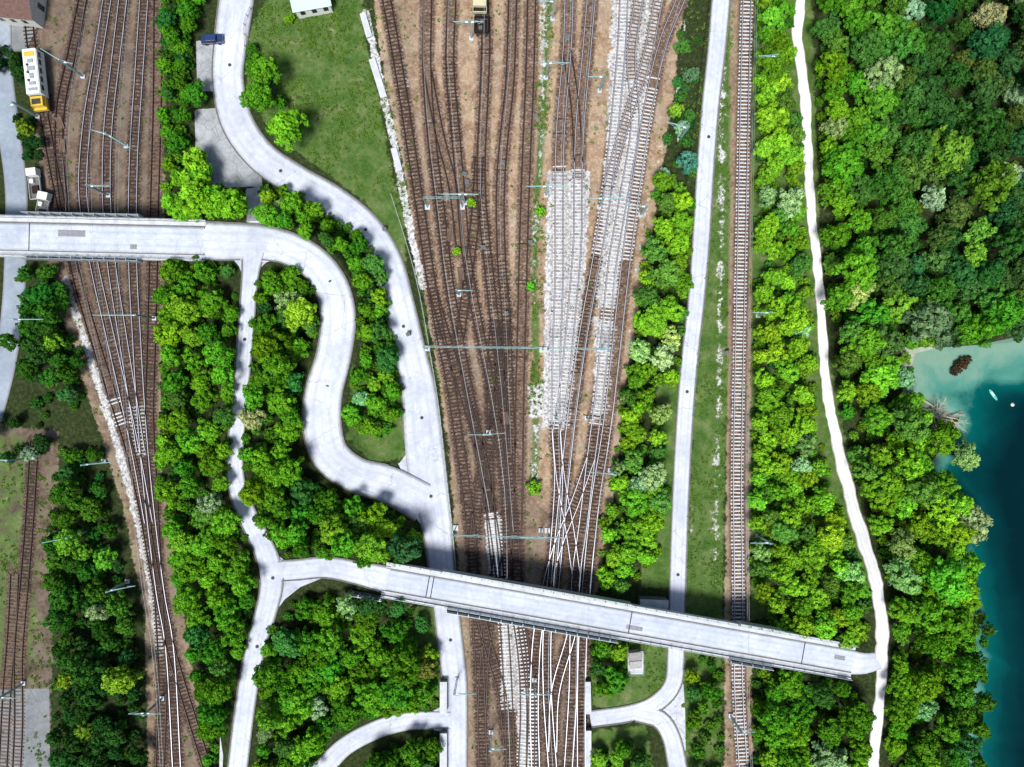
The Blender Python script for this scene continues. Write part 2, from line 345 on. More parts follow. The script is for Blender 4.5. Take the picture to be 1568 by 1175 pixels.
# lake
LAKE=np.array([(2600,470),(1568,508),(1500,522),(1440,526),(1398,536),(1388,575),(1400,610),(1470,640),(1440,690),(1412,725),(1448,770),(1462,850),(1480,940),(1490,1010),(1485,1080),(1478,1175),(1440,1500),(1500,2200),(4000,2600),(5000,900)],float)
PX0=CX+X*S; PY0=CY-Y*S
sd=pdist(LAKE,PX0,PY0)/S; ins=inside(LAKE,PX0,PY0); sd=np.where(ins,sd,-sd)
bay=np.clip((630-PY0)/50,0,1)*np.clip((1640-PX0)/60,0.3,1)
slope=0.6*(1-bay)+0.13*bay
depth=np.clip(sd*slope+0.55,-9,7)
Z=np.where(sd>-3,np.where(sd>-0.5,np.minimum(Z,-depth+0.3),Z*np.clip(-sd/3,0,1)),Z)
nx,ny=len(xs),len(ys)
V=np.stack([X.ravel(),Y.ravel(),Z.ravel()],1)
I=np.arange(nx*ny).reshape(ny,nx)
F=np.stack([I[:-1,:-1].ravel(),I[:-1,1:].ravel(),I[1:,1:].ravel(),I[1:,:-1].ravel()],1)
def fastmesh(name,V,F,mats,mi=None,smooth=False):
    me=bpy.data.meshes.new(name); n=F.shape[1]
    me.vertices.add(len(V)); me.vertices.foreach_set('co',V.astype(np.float32).ravel())
    me.loops.add(F.size); me.loops.foreach_set('vertex_index',F.astype(np.int32).ravel())
    me.polygons.add(len(F)); me.polygons.foreach_set('loop_start',(np.arange(len(F))*n).astype(np.int32))
    for m in mats: me.materials.append(m)
    if mi is not None: me.polygons.foreach_set('material_index',mi.astype(np.int32))
    if smooth: me.polygons.foreach_set('use_smooth',np.ones(len(F),bool))
    me.update(calc_edges=True); me.validate(); return me
def addattr(me,name,vals,dom='POINT'):
    a=me.attributes.new(name,'FLOAT',dom); a.data.foreach_set('value',vals.astype(np.float32).ravel())

# ground material
M_ground,nt=newmat('ground_surface')
tc=nd(nt,'ShaderNodeTexCoord').outputs['Object']
n0=noise(nt,tc,0.06,4,0.6); n1=noise(nt,tc,0.30,5,0.65,0.4); n2=noise(nt,tc,1.4,5,0.7); n3=noise(nt,tc,5.5,3,0.75)
vf=voro(nt,tc,3.2); stones=vf.outputs['Color']
sb=nd(nt,'ShaderNodeSeparateColor'); nt.links.new(stones,sb.inputs[0]); sr=sb.outputs[0]
def mk(name,k=0.55,lo=0.46,hi=0.56):
    a=attr(nt,name); e=mth(nt,'ADD',mth(nt,'MULTIPLY',mth(nt,'SUBTRACT',n2,0.5),k),mth(nt,'MULTIPLY',mth(nt,'SUBTRACT',n1,0.5),k*1.2))
    return mr(nt,mth(nt,'ADD',a,e),lo,hi)
mixn=mth(nt,'ADD',mth(nt,'MULTIPLY',n2,0.55),mth(nt,'MULTIPLY',n3,0.45))
grain=mth(nt,'ADD',mth(nt,'MULTIPLY',n3,0.5),mth(nt,'MULTIPLY',sr,0.5))
half=mth(nt,'ADD',mth(nt,'MULTIPLY',n1,0.5),mth(nt,'MULTIPLY',mixn,0.5))
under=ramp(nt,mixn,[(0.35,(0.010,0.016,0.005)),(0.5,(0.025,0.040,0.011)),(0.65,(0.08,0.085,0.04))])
soil=ramp(nt,half,[(0.36,(0.17,0.105,0.062)),(0.5,(0.35,0.235,0.145)),(0.62,(0.53,0.42,0.30))])
soil=mix(nt,mr(nt,sr,0.75,0.95,0,0.5),soil,(0.48,0.43,0.36))
soil=mix(nt,mr(nt,n0,0.50,0.64,0,0.4),soil,(0.36,0.32,0.26)) 
oil=mr(nt,noise(nt,tc,0.22,5,0.7,0.8),0.52,0.66,0,0.6)
soil=mix(nt,oil,soil,(0.12,0.082,0.06))
darkm=attr(nt,'dark')
soil=mix(nt,mth(nt,'MULTIPLY',darkm,0.85),soil,ramp(nt,half,[(0.38,(0.030,0.024,0.021)),(0.6,(0.15,0.118,0.095))]))
soil=mix(nt,mth(nt,'MULTIPLY',mr(nt,n1,0.57,0.62),mr(nt,n2,0.42,0.58,0,0.7)),soil,(0.10,0.125,0.045))
grass=ramp(nt,half,[(0.36,(0.030,0.075,0.014)),(0.47,(0.062,0.125,0.024)),(0.56,(0.115,0.16,0.05)),(0.66,(0.25,0.24,0.15))])
pale=ramp(nt,mth(nt,'ADD',mth(nt,'MULTIPLY',n2,0.6),mth(nt,'MULTIPLY',grain,0.4)),[(0.34,(0.20,0.19,0.165)),(0.48,(0.42,0.415,0.40)),(0.62,(0.66,0.66,0.66))])
ball=ramp(nt,mth(nt,'ADD',mth(nt,'MULTIPLY',grain,0.7),mth(nt,'MULTIPLY',n1,0.3)),[(0.3,(0.040,0.024,0.017)),(0.5,(0.13,0.083,0.058)),(0.7,(0.31,0.23,0.175))])
ball=mix(nt,mth(nt,'MULTIPLY',darkm,0.5),ball,(0.038,0.027,0.026))
pm=mk('pale')
ballp=mix(nt,pm,ball,mix(nt,0.7,ball,pale))
conc=ramp(nt,half,[(0.36,(0.22,0.23,0.235)),(0.6,(0.44,0.46,0.48))])
ve=voro(nt,tc,0.33,'DISTANCE_TO_EDGE').outputs['Distance']
conc=mix(nt,mr(nt,ve,0.0,0.02,0.6,0),conc,(0.09,0.1,0.06))
conc=mix(nt,mth(nt,'MULTIPLY',darkm,0.6),conc,(0.1,0.11,0.11))
sand=ramp(nt,mixn,[(0.35,(0.24,0.28,0.20)),(0.65,(0.40,0.44,0.34))])
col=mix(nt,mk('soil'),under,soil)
col=mix(nt,mk('grass',0.7,0.42,0.6),col,grass)
col=mix(nt,pm,col,pale)
col=mix(nt,mth(nt,'MULTIPLY',mk('ball',0.35,0.35,0.62),0.92),col,ballp)
col=mix(nt,mk('conc',0.12,0.47,0.53),col,conc)
col=mix(nt,mk('sand',0.3),col,sand)
finish(nt,col,0.95,0.1,0,bump=mth(nt,'ADD',n2,mth(nt,'MULTIPLY',grain,0.6)),bstr=0.7,bdist=0.14)
me=fastmesh('ground',V,F,[M_ground],smooth=True)
for n,a in (('soil',m_soil),('grass',m_grass),('pale',m_pale),('conc',m_conc),('sand',m_sand),('dark',m_dark),('ball',m_ball)): addattr(me,n,a)
g=bpy.data.objects.new('ground',me); sc.collection.objects.link(g)
def terr(x,y):
    i=min(max(np.searchsorted(xs,x)-1,0),nx-2); j=min(max(np.searchsorted(ys,y)-1,0),ny-2)
    u=(x-xs[i])/(xs[i+1]-xs[i]); v=(y-ys[j])/(ys[j+1]-ys[j])
    return float((Z[j,i]*(1-u)+Z[j,i+1]*u)*(1-v)+(Z[j+1,i]*(1-u)+Z[j+1,i+1]*u)*v)

# ------------------------------------------------------------------ lake water
wx=np.concatenate([np.arange(70,125,0.75),np.array([130,140,160,200,300,450,700])]); wy=np.concatenate([np.array([-300,-200,-140,-110]),np.arange(-95,20,0.75)])
WX,WY=np.meshgrid(wx,wy); px=CX+WX*S; py=CY-WY*S
sdw=pdist(LAKE,px,py)/S; sdw=np.where(inside(LAKE,px,py),sdw,-sdw)
b2=np.clip((630-py)/50,0,1)*np.clip((1640-px)/60,0.3,1); dw=np.clip(sdw*(0.6*(1-b2)+0.13*b2)-0.1,0,7)
n_x,n_y=len(wx),len(wy); I=np.arange(n_x*n_y).reshape(n_y,n_x)
F2=np.stack([I[:-1,:-1].ravel(),I[:-1,1:].ravel(),I[1:,1:].ravel(),I[1:,:-1].ravel()],1)
M_water,nt=newmat('lake_water'); tc=nd(nt,'ShaderNodeTexCoord').outputs['Object']
d=attr(nt,'depth'); nn=noise(nt,tc,0.12,5,0.65,0.7); rip=noise(nt,tc,1.6,4,0.6,0.6)
dd=mth(nt,'ADD',d,mth(nt,'MULTIPLY',mth(nt,'SUBTRACT',nn,0.5),3.4))
wc=ramp(nt,mr(nt,dd,0,7),[(0.0,(0.20,0.38,0.29)),(0.12,(0.065,0.23,0.18)),(0.28,(0.0,0.080,0.074)),(0.6,(0.0,0.032,0.036)),(1.0,(0.0,0.013,0.018))])
p=nd(nt,'ShaderNodeBsdfPrincipled'); nt.links.new(wc,p.inputs['Base Color']); p.inputs['Roughness'].default_value=0.08; p.inputs['IOR'].default_value=1.33; p.inputs['Specular IOR Level'].default_value=0.2
bu=nd(nt,'ShaderNodeBump'); bu.inputs['Strength'].default_value=0.12; bu.inputs['Distance'].default_value=0.1; nt.links.new(rip,bu.inputs['Height']); nt.links.new(bu.outputs[0],p.inputs['Normal'])
tr=nd(nt,'ShaderNodeBsdfTransparent'); ms=nd(nt,'ShaderNodeMixShader'); nt.links.new(mr(nt,dd,-0.9,0.9,0.4,1.0),ms.inputs[0]); nt.links.new(tr.outputs[0],ms.inputs[1]); nt.links.new(p.outputs[0],ms.inputs[2])
out=nd(nt,'ShaderNodeOutputMaterial'); nt.links.new(ms.outputs[0],out.inputs[0])
me=fastmesh('lake_water',np.stack([WX.ravel(),WY.ravel(),np.full(WX.size,-0.35)],1),F2,[M_water],smooth=True); addattr(me,'depth',dw)
o=bpy.data.objects.new('lake_water',me); sc.collection.objects.link(o)

# ------------------------------------------------------------------ roads
allchains=dict(ROADS); allchains['path']=PATHW
def inroad(x,y,z,skip,marg=-0.05):
    for k,P in allchains.items():
        if k==skip: continue
        d=np.hypot(P[:,0]-x,P[:,1]-y)-P[:,3]/2
        i=int(np.argmin(d))
        if d[i]<marg and abs(P[i,2]-z)<2: return True
    return False
JUNC=[np.array([(592,712),(622,668),(645,690),(662,780),(656,830),(646,805),(630,785),(606,770)],float)]
def road(name,P,mat,zo,kerbs=True,skirt=1.2,objname='road',wob=0.0):
    d,n=normals(P); A=[-1,-0.8,-0.45,0,0.45,0.8,1]; N=len(P); V=[];at=[]
    for i in range(N):
        w=P[i,3]/2; z=P[i,2]+zo; x,y=P[i,:2]
        wl=1+wob*math.sin(i*0.9+math.sin(i*.37)*2)*0.5+wob*random.uniform(-.5,.5); wr=1+wob*math.sin(i*0.7+2)*0.5+wob*random.uniform(-.5,.5)
        row=[(-1,-skirt)]+[(a,0) for a in A]+[(1,-skirt)]
        for a,dz in row:
            ww=w*(wl if a<0 else wr)
            V.append((x+n[i,0]*a*ww,y+n[i,1]*a*ww,z+dz+(0.03*(1-a*a) if dz==0 else 0))); at.append(a)
    K=len(A)+2; I=np.arange(N*K).reshape(N,K)
    F=np.stack([I[:-1,:-1].ravel(),I[1:,:-1].ravel(),I[1:,1:].ravel(),I[:-1,1:].ravel()],1)[:,::-1]
    me=fastmesh(name,np.array(V),F,[mat]); addattr(me,'across',np.array(at))
    o=bpy.data.objects.new(objname,me); sc.collection.objects.link(o)
    if kerbs:
        mb=MB()
        for s in (-1,1):
            for i in range(N-1):
                a=P[i,:2]+n[i]*s*(P[i,3]/2+0.08); b=P[i+1,:2]+n[i+1]*s*(P[i+1,3]/2+0.08)
                mx,my=(a+b)/2; z=(P[i,2]+P[i+1,2])/2
                if inroad(mx,my,z,name,0.15): continue
                if z<1 and any(inside(j,CX+mx*S,CY-my*S) for j in JUNC): continue
                L=np.hypot(*(b-a)); u=(b-a)/L
                mb.box((mx,my,z+zo-0.25),(L/2+0.01,0.10,0.35),0,u)
        k=mb.build('kerb',[M_kerb]); k.parent=o
    return o
for i,(k,P) in enumerate(ROADS.items()):
    road(k,P,M_roadw if k=='road_west' else M_road,0.05+0.007*i,kerbs=(k not in('road_west','road_lower')))
road('path',PATHW,M_path,0.06,False,objname='forest_path',wob=0.22)
road('end',ENDP,M_road,0.02,False)
def sheet(name,pts,z,mat,zo):
    mb=MB(); w=[W(x,y,z) for x,y in pts]; top=[(a,b,z+zo) for a,b in w]
    n=len(top)
    ar=sum(w[i][0]*w[(i+1)%n][1]-w[(i+1)%n][0]*w[i][1] for i in range(n))
    if ar<0: top=top[::-1]
    mb.poly(top); return mb.build(name,[mat])
sheet('road_junction',[(358,398),(366,408),(373,425),(392,425),(396,413),(408,402),(425,396),(425,372),(358,372)],BZ,M_road,0.042)
sheet('road_junction',[(392,838),(400,868),(398,900),(392,935),(397,950),(408,955),(420,940),(436,918),(460,899),(492,886),(500,858),(466,858),(440,861),(425,850),(412,832)],BZ,M_road,0.046)
sheet('road_junction',[(596,716),(612,709),(621,697),(626,682),(640,690),(660,780),(656,830),(646,805),(630,785),(606,772),(592,745)],0,M_road,0.045)
sheet('road_junction',[(1022,1048),(1022,1062),(1005,1074),(985,1085),(985,1100),(1008,1112),(1020,1128),(1050,1150),(1049,1090),(1046,1040)],0,M_road,0.045)
sheet('road_junction',[(664,1088),(700,1070),(700,1125),(664,1118)],0,M_road,0.044)
# manhole covers
for (x,y,z) in [(352,100,0),(430,262,0),(560,352,0),(618,500,0),(646,640,0),(660,760,0),(505,430,BZ-1),(502,590,BZ-3.1),(375,520,BZ),(418,885,BZ),(394,990,BZ-.2),(690,980,0),(1085,210,0),(1052,600,0),(1038,880,0)]:
    mb=MB(); mb.cyl((0,0,-.05),(0,0,.012),.34,.34,16,0); mb.cyl((0,0,.0),(0,0,.02),.26,.26,16,1); o=mb.build('manhole_cover',[M_kerb,M_dframe]); o.location=(*W(x,y,z),z+.11)

# ------------------------------------------------------------------ bridges
def bridge(p0,p1,width,piers,screens,joints,patches):
    a=np.array(W(*p0,BZ)); b=np.array(W(*p1,BZ)); L=np.hypot(*(b-a)); u=(b-a)/L; n=np.array([-u[1],u[0]]); mb=MB(); hw=width/2
    def c(t,s,z): q=a+u*t+n*s; return (q[0],q[1],z)
    def bx(t0,t1,s0,s1,z0,z1,m): mb.box(c((t0+t1)/2,(s0+s1)/2,(z0+z1)/2),((t1-t0)/2,(s1-s0)/2,(z1-z0)/2),m,u)
    bx(0,L,-hw-0.05,hw+0.05,BZ-0.65,BZ-0.02,1)
    for s in (-hw*0.6,0,hw*0.6): bx(0.3,L-0.3,s-0.25,s+0.25,BZ-1.4,BZ-0.66,1)
    for s in (-1,1):
        s0,s1=sorted((s*(hw-0.80),s*(hw-0.12))); bx(0,L,s0,s1,BZ-0.01,BZ+0.16,0)
        s0,s1=sorted((s*(hw-0.95),s*(hw-0.80))); bx(0,L,s0,s1,BZ-0.01,BZ+0.13,7)
        s0,s1=sorted((s*(hw-0.11),s*(hw-0.0))); bx(0,L,s0,s1,BZ-0.01,BZ+0.10,7)
        s0,s1=sorted((s*(hw-0.0),s*(hw+0.24))); bx(0,L,s0,s1,BZ-0.75,BZ+0.42,2)
        t=0.6
        while t<L-0.2:
            q=c(t,s*(hw+0.10),0); mb.box((q[0],q[1],BZ+0.85),(0.04,0.04,0.45),3,u); t+=1.9
        for zz in (0.75,1.28): bx(0.1,L-0.1,*sorted((s*(hw+0.07),s*(hw+0.13))),BZ+zz,BZ+zz+0.06,3)
    T=lambda px,py: float(np.dot(np.array(W(px,py,BZ))-a,u))
    for (q0,q1,s) in screens:
        t0,t1=sorted((T(*q0),T(*q1)))
        bx(t0,t1,*sorted((s*(hw+0.26),s*(hw+0.66))),BZ-0.35,BZ-0.1,1)
        bx(t0,t1,*sorted((s*(hw+0.64),s*(hw+0.72))),BZ-0.3,BZ+1.8,3)
        k=t0
        while k<=t1:
            bx(k-0.05,k+0.05,*sorted((s*(hw+0.25),s*(hw+0.78))),BZ-0.2,BZ+1.85,3); k+=2.0
    for t in [T(*j) for j in joints]: bx(t-0.09,t+0.09,-hw+0.96,hw-0.96,BZ+0.03,BZ+0.074,5)
    for (q,l,s,w) in patches: t=T(*q); bx(t-l/2,t+l/2,s-w/2,s+w/2,BZ+0.03,BZ+0.071,6)
    for q in piers:
        t=T(*q)
        bx(t-0.45,t+0.45,-hw+0.1,hw-0.1,BZ-1.9,BZ-1.41,1)
        for s in (-hw*0.55,hw*0.55): q2=c(t,s,0); mb.cyl((q2[0],q2[1],-0.5),(q2[0],q2[1],BZ-1.9),0.4,0.4,12,1)
    mb.box(c(0.4,0,BZ/2-1),(0.5,hw,BZ/2+0.2),1,u)
    o=mb.build('road_bridge',[M_conc,M_concd,M_conc,M_steel,M_steel,M_joint,M_patch,M_kerb])
    N=int(L/1.0)+1; P=np.array([[*(a+u*L*i/(N-1)),BZ,width-1.9] for i in range(N)])
    r=road('carriageway',P,M_bridge,0.035,False,skirt=0.05,objname='carriageway'); r.parent=o
bridge((315,369),(-160,358),7.0,[(255,367),(146,364),(58,362)],[((218,368),(40,362),1),((218,368),(40,362),-1)],[(313,369),(45,362)],[((110,365),5,-0.8,1.2),((205,367),1.2,1.4,0.9)])
bridge((588,886.5),(1306,1013),5.9,[(640,895),(708,908),(808,925),(920,945),(1010,961),(1090,975),(1165,988),(1250,1003)],
       [((675,902),(960,952),1),((690,905),(950,950),-1),((1125,981),(1190,993),1),((1120,980),(1185,992),-1),((540,878),(592,887),-1)],
       [(592,887),(655,898),(662,899),(965,953),(1230,999)],[((972,958),3.0,-0.9,0.8),((1285,1010),2.0,0.3,0.8)])

# ------------------------------------------------------------------ railway tracks
MATS_T=[M_slw,M_slb,M_slc,M_rust,M_rtop,M_rtopd]
for (pts,kinds,shiny),P0 in zip(TR,TRK):
    P=chain(extend(pts),0.62); d,n=normals(P); mb=MB(); kd=dict(w=0,b=1,c=2)
    seg=np.hypot(*np.diff(P[:,:2],axis=0).T); cum=np.concatenate([[0],np.cumsum(seg)])
    t=0.3
    while t<cum[-1]:
        i=min(np.searchsorted(cum,t)-1,len(P)-2); i=max(i,0); f=(t-cum[i])/seg[i]; x,y=P[i,:2]*(1-f)+P[i+1,:2]*f
        py=CY-y*S+random.uniform(-12,12); k='w'
        for y0,kk in kinds:
            if py>=y0 or y0==0: k=kk
        if random.random()<0.08 and k!='c': k=random.choice('wb')
        ang=random.gauss(0,0.02); u=d[i]; u=(u[0]*math.cos(ang)-u[1]*math.sin(ang),u[0]*math.sin(ang)+u[1]*math.cos(ang))
        off=random.gauss(0,0.04)
        mb.box((x+n[i,0]*off,y+n[i,1]*off,0.22+random.uniform(-.02,.01)),(0.125,1.2+random.uniform(-.05,.05),0.07),kd[k],u); t+=0.70
    tm=5 if shiny==0 else 4
    for s in (-1,1):
        for i in range(len(P)-1):
            a=P[i,:2]+n[i]*s*0.76; b=P[i+1,:2]+n[i+1]*s*0.76; L=np.hypot(*(b-a)); u=(b-a)/L; c=(a+b)/2
            mb.box((c[0],c[1],0.30),(L/2+0.003,0.14,0.015),3,u); mb.box((c[0],c[1],0.39),(L/2+0.003,0.048,0.075),3,u); mb.topmat(tm)
    mb.build('railway_track',MATS_T)

# ------------------------------------------------------------------ trees
M_leaf,nt=newmat('foliage')
oi=nd(nt,'ShaderNodeObjectInfo'); tone=attr(nt,'tone')
tcol=mix(nt,tone,(0.34,0.45,0.42),(1.95,1.62,1.4));  # wide tone range paints crown highlights and shade over random leaf variation
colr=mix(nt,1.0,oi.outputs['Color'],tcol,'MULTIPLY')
df=nd(nt,'ShaderNodeBsdfDiffuse'); nt.links.new(colr,df.inputs['Color'])
tl=nd(nt,'ShaderNodeBsdfTranslucent'); nt.links.new(mix(nt,1.0,colr,(1.15,1.25,0.6),'MULTIPLY'),tl.inputs['Color'])
m1=nd(nt,'ShaderNodeMixShader'); m1.inputs[0].default_value=0.18; nt.links.new(df.outputs[0],m1.inputs[1]); nt.links.new(tl.outputs[0],m1.inputs[2])
out=nd(nt,'ShaderNodeOutputMaterial'); nt.links.new(m1.outputs[0],out.inputs[0])

def tree_mesh(seed,R=3.0,Ht=7.0,ncl=60,nl=46,low=0.25,ls=0.19):
    r=np.random.default_rng(seed); mb=MB(); cz=Ht*0.60; rz=Ht*0.38
    ph=r.uniform(0,6.28,3); cs=[]
    for i in range(ncl):
        a=i*2.39996+r.uniform(-.4,.4); ct=1-(1+low)*((i+0.5)/ncl); st=math.sqrt(max(0,1-ct*ct))
        lob=1+0.17*math.sin(2*a+ph[0])+0.13*math.sin(3*a+ph[1])+0.08*math.sin(5*a+ph[2])
        q=r.uniform(0.72,1.0)
        if r.random()<0.15: q*=0.6
        cs.append((math.cos(a)*st*R*0.85*q*lob,math.sin(a)*st*R*0.85*q*lob,cz+ct*rz*q*r.uniform(.75,1.15),r.uniform(0.36,0.80)*R/3,r.uniform(0,1)))
    cs=np.array(cs)
    mb.cyl((0,0,-0.6),(0.1,0.05,Ht*0.35),R*0.075,R*0.055,8,1); mb.cyl((0.1,0.05,Ht*0.35),(0,0,Ht*0.85),R*0.055,R*0.015,6,1)
    for k in r.choice(len(cs),10,replace=False):
        c=cs[k]; z0=Ht*r.uniform(0.28,0.55); mid=(c[0]*0.5,c[1]*0.5,(z0+c[2])/2-0.1)
        mb.cyl((0.05,0.03,z0),mid,R*0.035,R*0.022,5,1); mb.cyl(mid,(c[0],c[1],c[2]),R*0.022,R*0.007,5,1)
    n=ncl*nl; ci=np.repeat(np.arange(ncl),nl); C=cs[ci]
    D=r.normal(size=(n,3)); D[:,2]+=0.55; D/=np.linalg.norm(D,axis=1)[:,None]
    rad=C[:,3:4]*r.uniform(0.55,1.12,(n,1)); Pn=C[:,:3]+D*rad*np.array([1,1,0.8])
    Nn=D+r.normal(size=(n,3))*0.40+np.array([0,0,0.15]); Nn/=np.linalg.norm(Nn,axis=1)[:,None]
    A=np.cross(Nn,r.normal(size=(n,3))); A/=np.linalg.norm(A,axis=1)[:,None]; B=np.cross(Nn,A)
    s=r.uniform(0.6,1.35,(n,1))*ls
    q=np.stack([Pn-A*s*1.25,Pn-B*s*0.75,Pn+A*s*1.25,Pn+B*s*0.75],1).reshape(-1,3)
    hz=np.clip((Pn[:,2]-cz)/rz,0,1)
    tone=np.clip(C[:,4]*0.45+r.uniform(0,0.4,n)+hz*0.22,0,1)  # random leaf tone, with a painted highlight lightening the crown top
    tv=np.array(mb.v); tf=[f for f in mb.f]
    me=bpy.data.meshes.new('tree_mesh'); off=len(tv)
    faces=tf+[tuple(range(off+4*i,off+4*i+4)) for i in range(n)]
    me.from_pydata(np.vstack([tv,q]).tolist(),[],faces); me.materials.append(M_leaf); me.materials.append(M_bark)
    me.polygons.foreach_set('material_index',np.array([1]*len(tf)+[0]*n,dtype=np.int32))
    addattr(me,'tone',np.concatenate([np.zeros(len(tf)),tone]),'FACE'); me.update(); return me
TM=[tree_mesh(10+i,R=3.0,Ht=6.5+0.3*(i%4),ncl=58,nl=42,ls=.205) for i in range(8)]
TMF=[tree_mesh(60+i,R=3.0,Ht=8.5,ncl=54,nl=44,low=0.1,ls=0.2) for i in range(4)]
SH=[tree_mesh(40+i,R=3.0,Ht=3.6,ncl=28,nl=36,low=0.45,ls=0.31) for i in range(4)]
def put(me,name,px,py,s,col,parent=None,hz=None):
    hz=(6.2 if hz is None else hz)*s*0.72; x,y=W(px,py,hz)
    for _ in range(3):
        z=terr(x,y); x,y=W(px,py,max(z,0)+hz)
    z=terr(x,y)
    if z<-0.5: z=-0.5
    o=bpy.data.objects.new(name,me); o.location=(x,y,z-0.05)
    o.rotation_euler=(random.gauss(0,.05),random.gauss(0,.05),random.uniform(0,6.28)); o.scale=(s*random.uniform(.9,1.1),s*random.uniform(.9,1.1),s*random.uniform(.85,1.3))
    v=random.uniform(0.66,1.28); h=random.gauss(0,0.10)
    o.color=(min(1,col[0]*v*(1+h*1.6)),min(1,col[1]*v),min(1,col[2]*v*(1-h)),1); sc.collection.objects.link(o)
    if parent: o.parent=parent
    return o
BR=(0.135,0.385,0.020); MD=(0.058,0.23,0.016); DK=(0.022,0.085,0.020); BG=(0.038,0.14,0.05); OL=(0.12,0.20,0.05); WH=(0.38,0.54,0.34); YG=(0.22,0.48,0.035)
def lerp(a,b,t): return tuple(a[i]*(1-t)+b[i]*t for i in range(3))
def sstep(x): x=min(1,max(0,x)); return x*x*(3-2*x)
GR=[]
def group(name,poly,colf,spacing=27,smin=0.6,smax=1.1,shrub=19,meshes=None,white=0.03,edge=22,dens=1.0):
    P=ext_poly(poly); mn=P.min(0);mx=P.max(0); area=(mx[0]-mn[0])*(mx[1]-mn[1]); e=empty(name)
    meshes=meshes or TM
    for ps,(sp,lo,hi,ms) in enumerate(((spacing,smin,smax,meshes),(shrub,0.32,0.55,SH))):
        if not sp: continue
        k=int(area/(sp*sp)*9); cx=rng.uniform(mn[0],mx[0],k); cy=rng.uniform(mn[1],mx[1],k)
        ok=inside(P,cx,cy); cx=cx[ok];cy=cy[ok]; dd=pdist(P,cx,cy); acc=np.zeros((0,2))
        for x,y,d in zip(cx,cy,dd):
            s=random.uniform(lo,hi); r=max(0.75,s/((lo+hi)/2))
            s=min(s,(d+5)/edge)
            if s<(0.45 if ps==0 else 0.2): continue
            if len(acc) and np.min(np.hypot(acc[:,0]-x,acc[:,1]-y))<sp*r: continue
            acc=np.vstack([acc,[x,y]])
            if random.random()>dens: continue
            c=colf(x,y)
            if ps==0 and random.random()<white: c=lerp(c,WH,random.uniform(.3,.75))
            elif random.random()<0.10: c=lerp(c,YG,0.5)
            elif random.random()<0.13: c=lerp(c,BG,0.6)
            if ps==1: c=lerp(c,DK,0.35)
            put(random.choice(ms),'tree' if ps==0 else 'shrub',x,y,s,c,e,hz=(6.2 if ps==0 else 3.0))
            GR.append(1)
    return e
cst=lambda c: (lambda x,y: c)
group('tree_belt',[(248,0),(322,0),(300,45),(294,110),(288,165),(292,225),(258,245),(246,180),(246,80)],cst(lerp(MD,BR,.2)),24,.45,.75,16)
group('tree_belt',[(250,250),(285,235),(318,240),(322,282),(374,292),(370,328),(290,336),(252,312)],cst(BR),26,.6,1.0)
group('tree_belt',[(252,402),(300,396),(355,410),(360,440),(353,640),(346,750),(382,840),(388,900),(380,960),(362,1030),(344,1100),(338,1175),(325,1175),(300,1050),(270,900),(243,740),(246,600),(248,450)],lambda x,y: lerp(lerp(MD,BR,.55),MD,sstep((y-850)/200)),28,.7,1.1)
group('tree_belt',[(395,430),(412,412),(450,416),(478,445),(484,500),(465,560),(455,620),(452,690),(472,735),(530,760),(600,785),(640,815),(642,855),(605,862),(560,868),(490,850),(440,850),(400,810),(370,760),(372,680),(388,560)],cst(lerp(MD,BR,.35)),28,.75,1.2)
group('tree_belt',[(402,286),(450,298),(520,338),(562,370),(584,410),(594,470),(606,560),(614,630),(604,668),(560,668),(530,645),(537,600),(552,530),(552,450),(530,402),(490,366),(430,341),(402,335)],cst(lerp(MD,BR,.5)),22,.5,.8,16,edge=17)
group('tree_belt',[(440,930),(490,908),(540,912),(640,930),(655,970),(672,1040),(668,1085),(560,1100),(490,1140),(465,1175),(395,1175),(398,1080),(405,1000),(418,955)],cst(lerp(MD,BR,.25)),28,.75,1.2,white=.06)
group('tree_belt',[(540,1175),(565,1150),(672,1128),(672,1175)],cst(MD),26,.6,1.0)
group('tree_belt',[(1052,0),(1078,0),(1066,150),(1052,250),(1030,260),(1000,310),(1015,240),(1035,120)],cst(lerp(BG,MD,.5)),22,.35,.55,white=.2,dens=.55)
group('tree_belt',[(1005,270),(1062,262),(1060,350),(1053,450),(1043,540),(1028,600),(1014,700),(1026,760),(1008,850),(960,905),(912,905),(930,800),(943,700),(953,600),(970,500),(985,400)],cst(lerp(BR,YG,.3)),25,.6,1.0,white=.06,dens=.95)
group('woodland',[(1165,0),(1214,0),(1212,120),(1224,200),(1228,300),(1237,420),(1244,520),(1248,620),(1262,700),(1286,780),(1316,860),(1332,920),(1325,988),(1250,985),(1180,958),(1150,880),(1152,700),(1158,500),(1160,250)],lambda x,y: lerp(MD,lerp(BR,YG,.4),sstep((y+60)/300)),26,.6,1.05,17,white=.08)
def c8(x,y):  # darker species, plus corner darkening painted into tree colour as lens vignette
    t=sstep((x-1275)/150)*sstep((575-y)/170); base=lerp(lerp(MD,BR,.6),lerp(BR,YG,.3),sstep((y-300)/300)*sstep((1000-y)/200))
    d=lerp(lerp(MD,DK,.7),BG,random.random()*.8); d=lerp(d,OL,.45*(random.random()<.25)); d=tuple(c*(1-.3*sstep((x-1400)/150)*sstep((300-y)/250)) for c in d)
    base=lerp(base,lerp(MD,DK,.5),sstep((x-1380)/120)*sstep((y-900)/200)*.8)
    return lerp(base,d,t)
group('woodland',[(1248,0),(1568,0),(1680,490),(1560,500),(1520,508),(1440,520),(1385,530),(1395,560),(1395,600),(1425,650),(1425,710),(1478,765),(1490,830),(1498,900),(1512,960),(1508,1080),(1500,1175),(1358,1175),(1366,1050),(1372,960),(1358,880),(1328,780),(1304,700),(1288,620),(1276,520),(1266,400),(1258,250),(1250,100)],c8,31,.75,1.3,20,meshes=TM+TMF,white=.05)
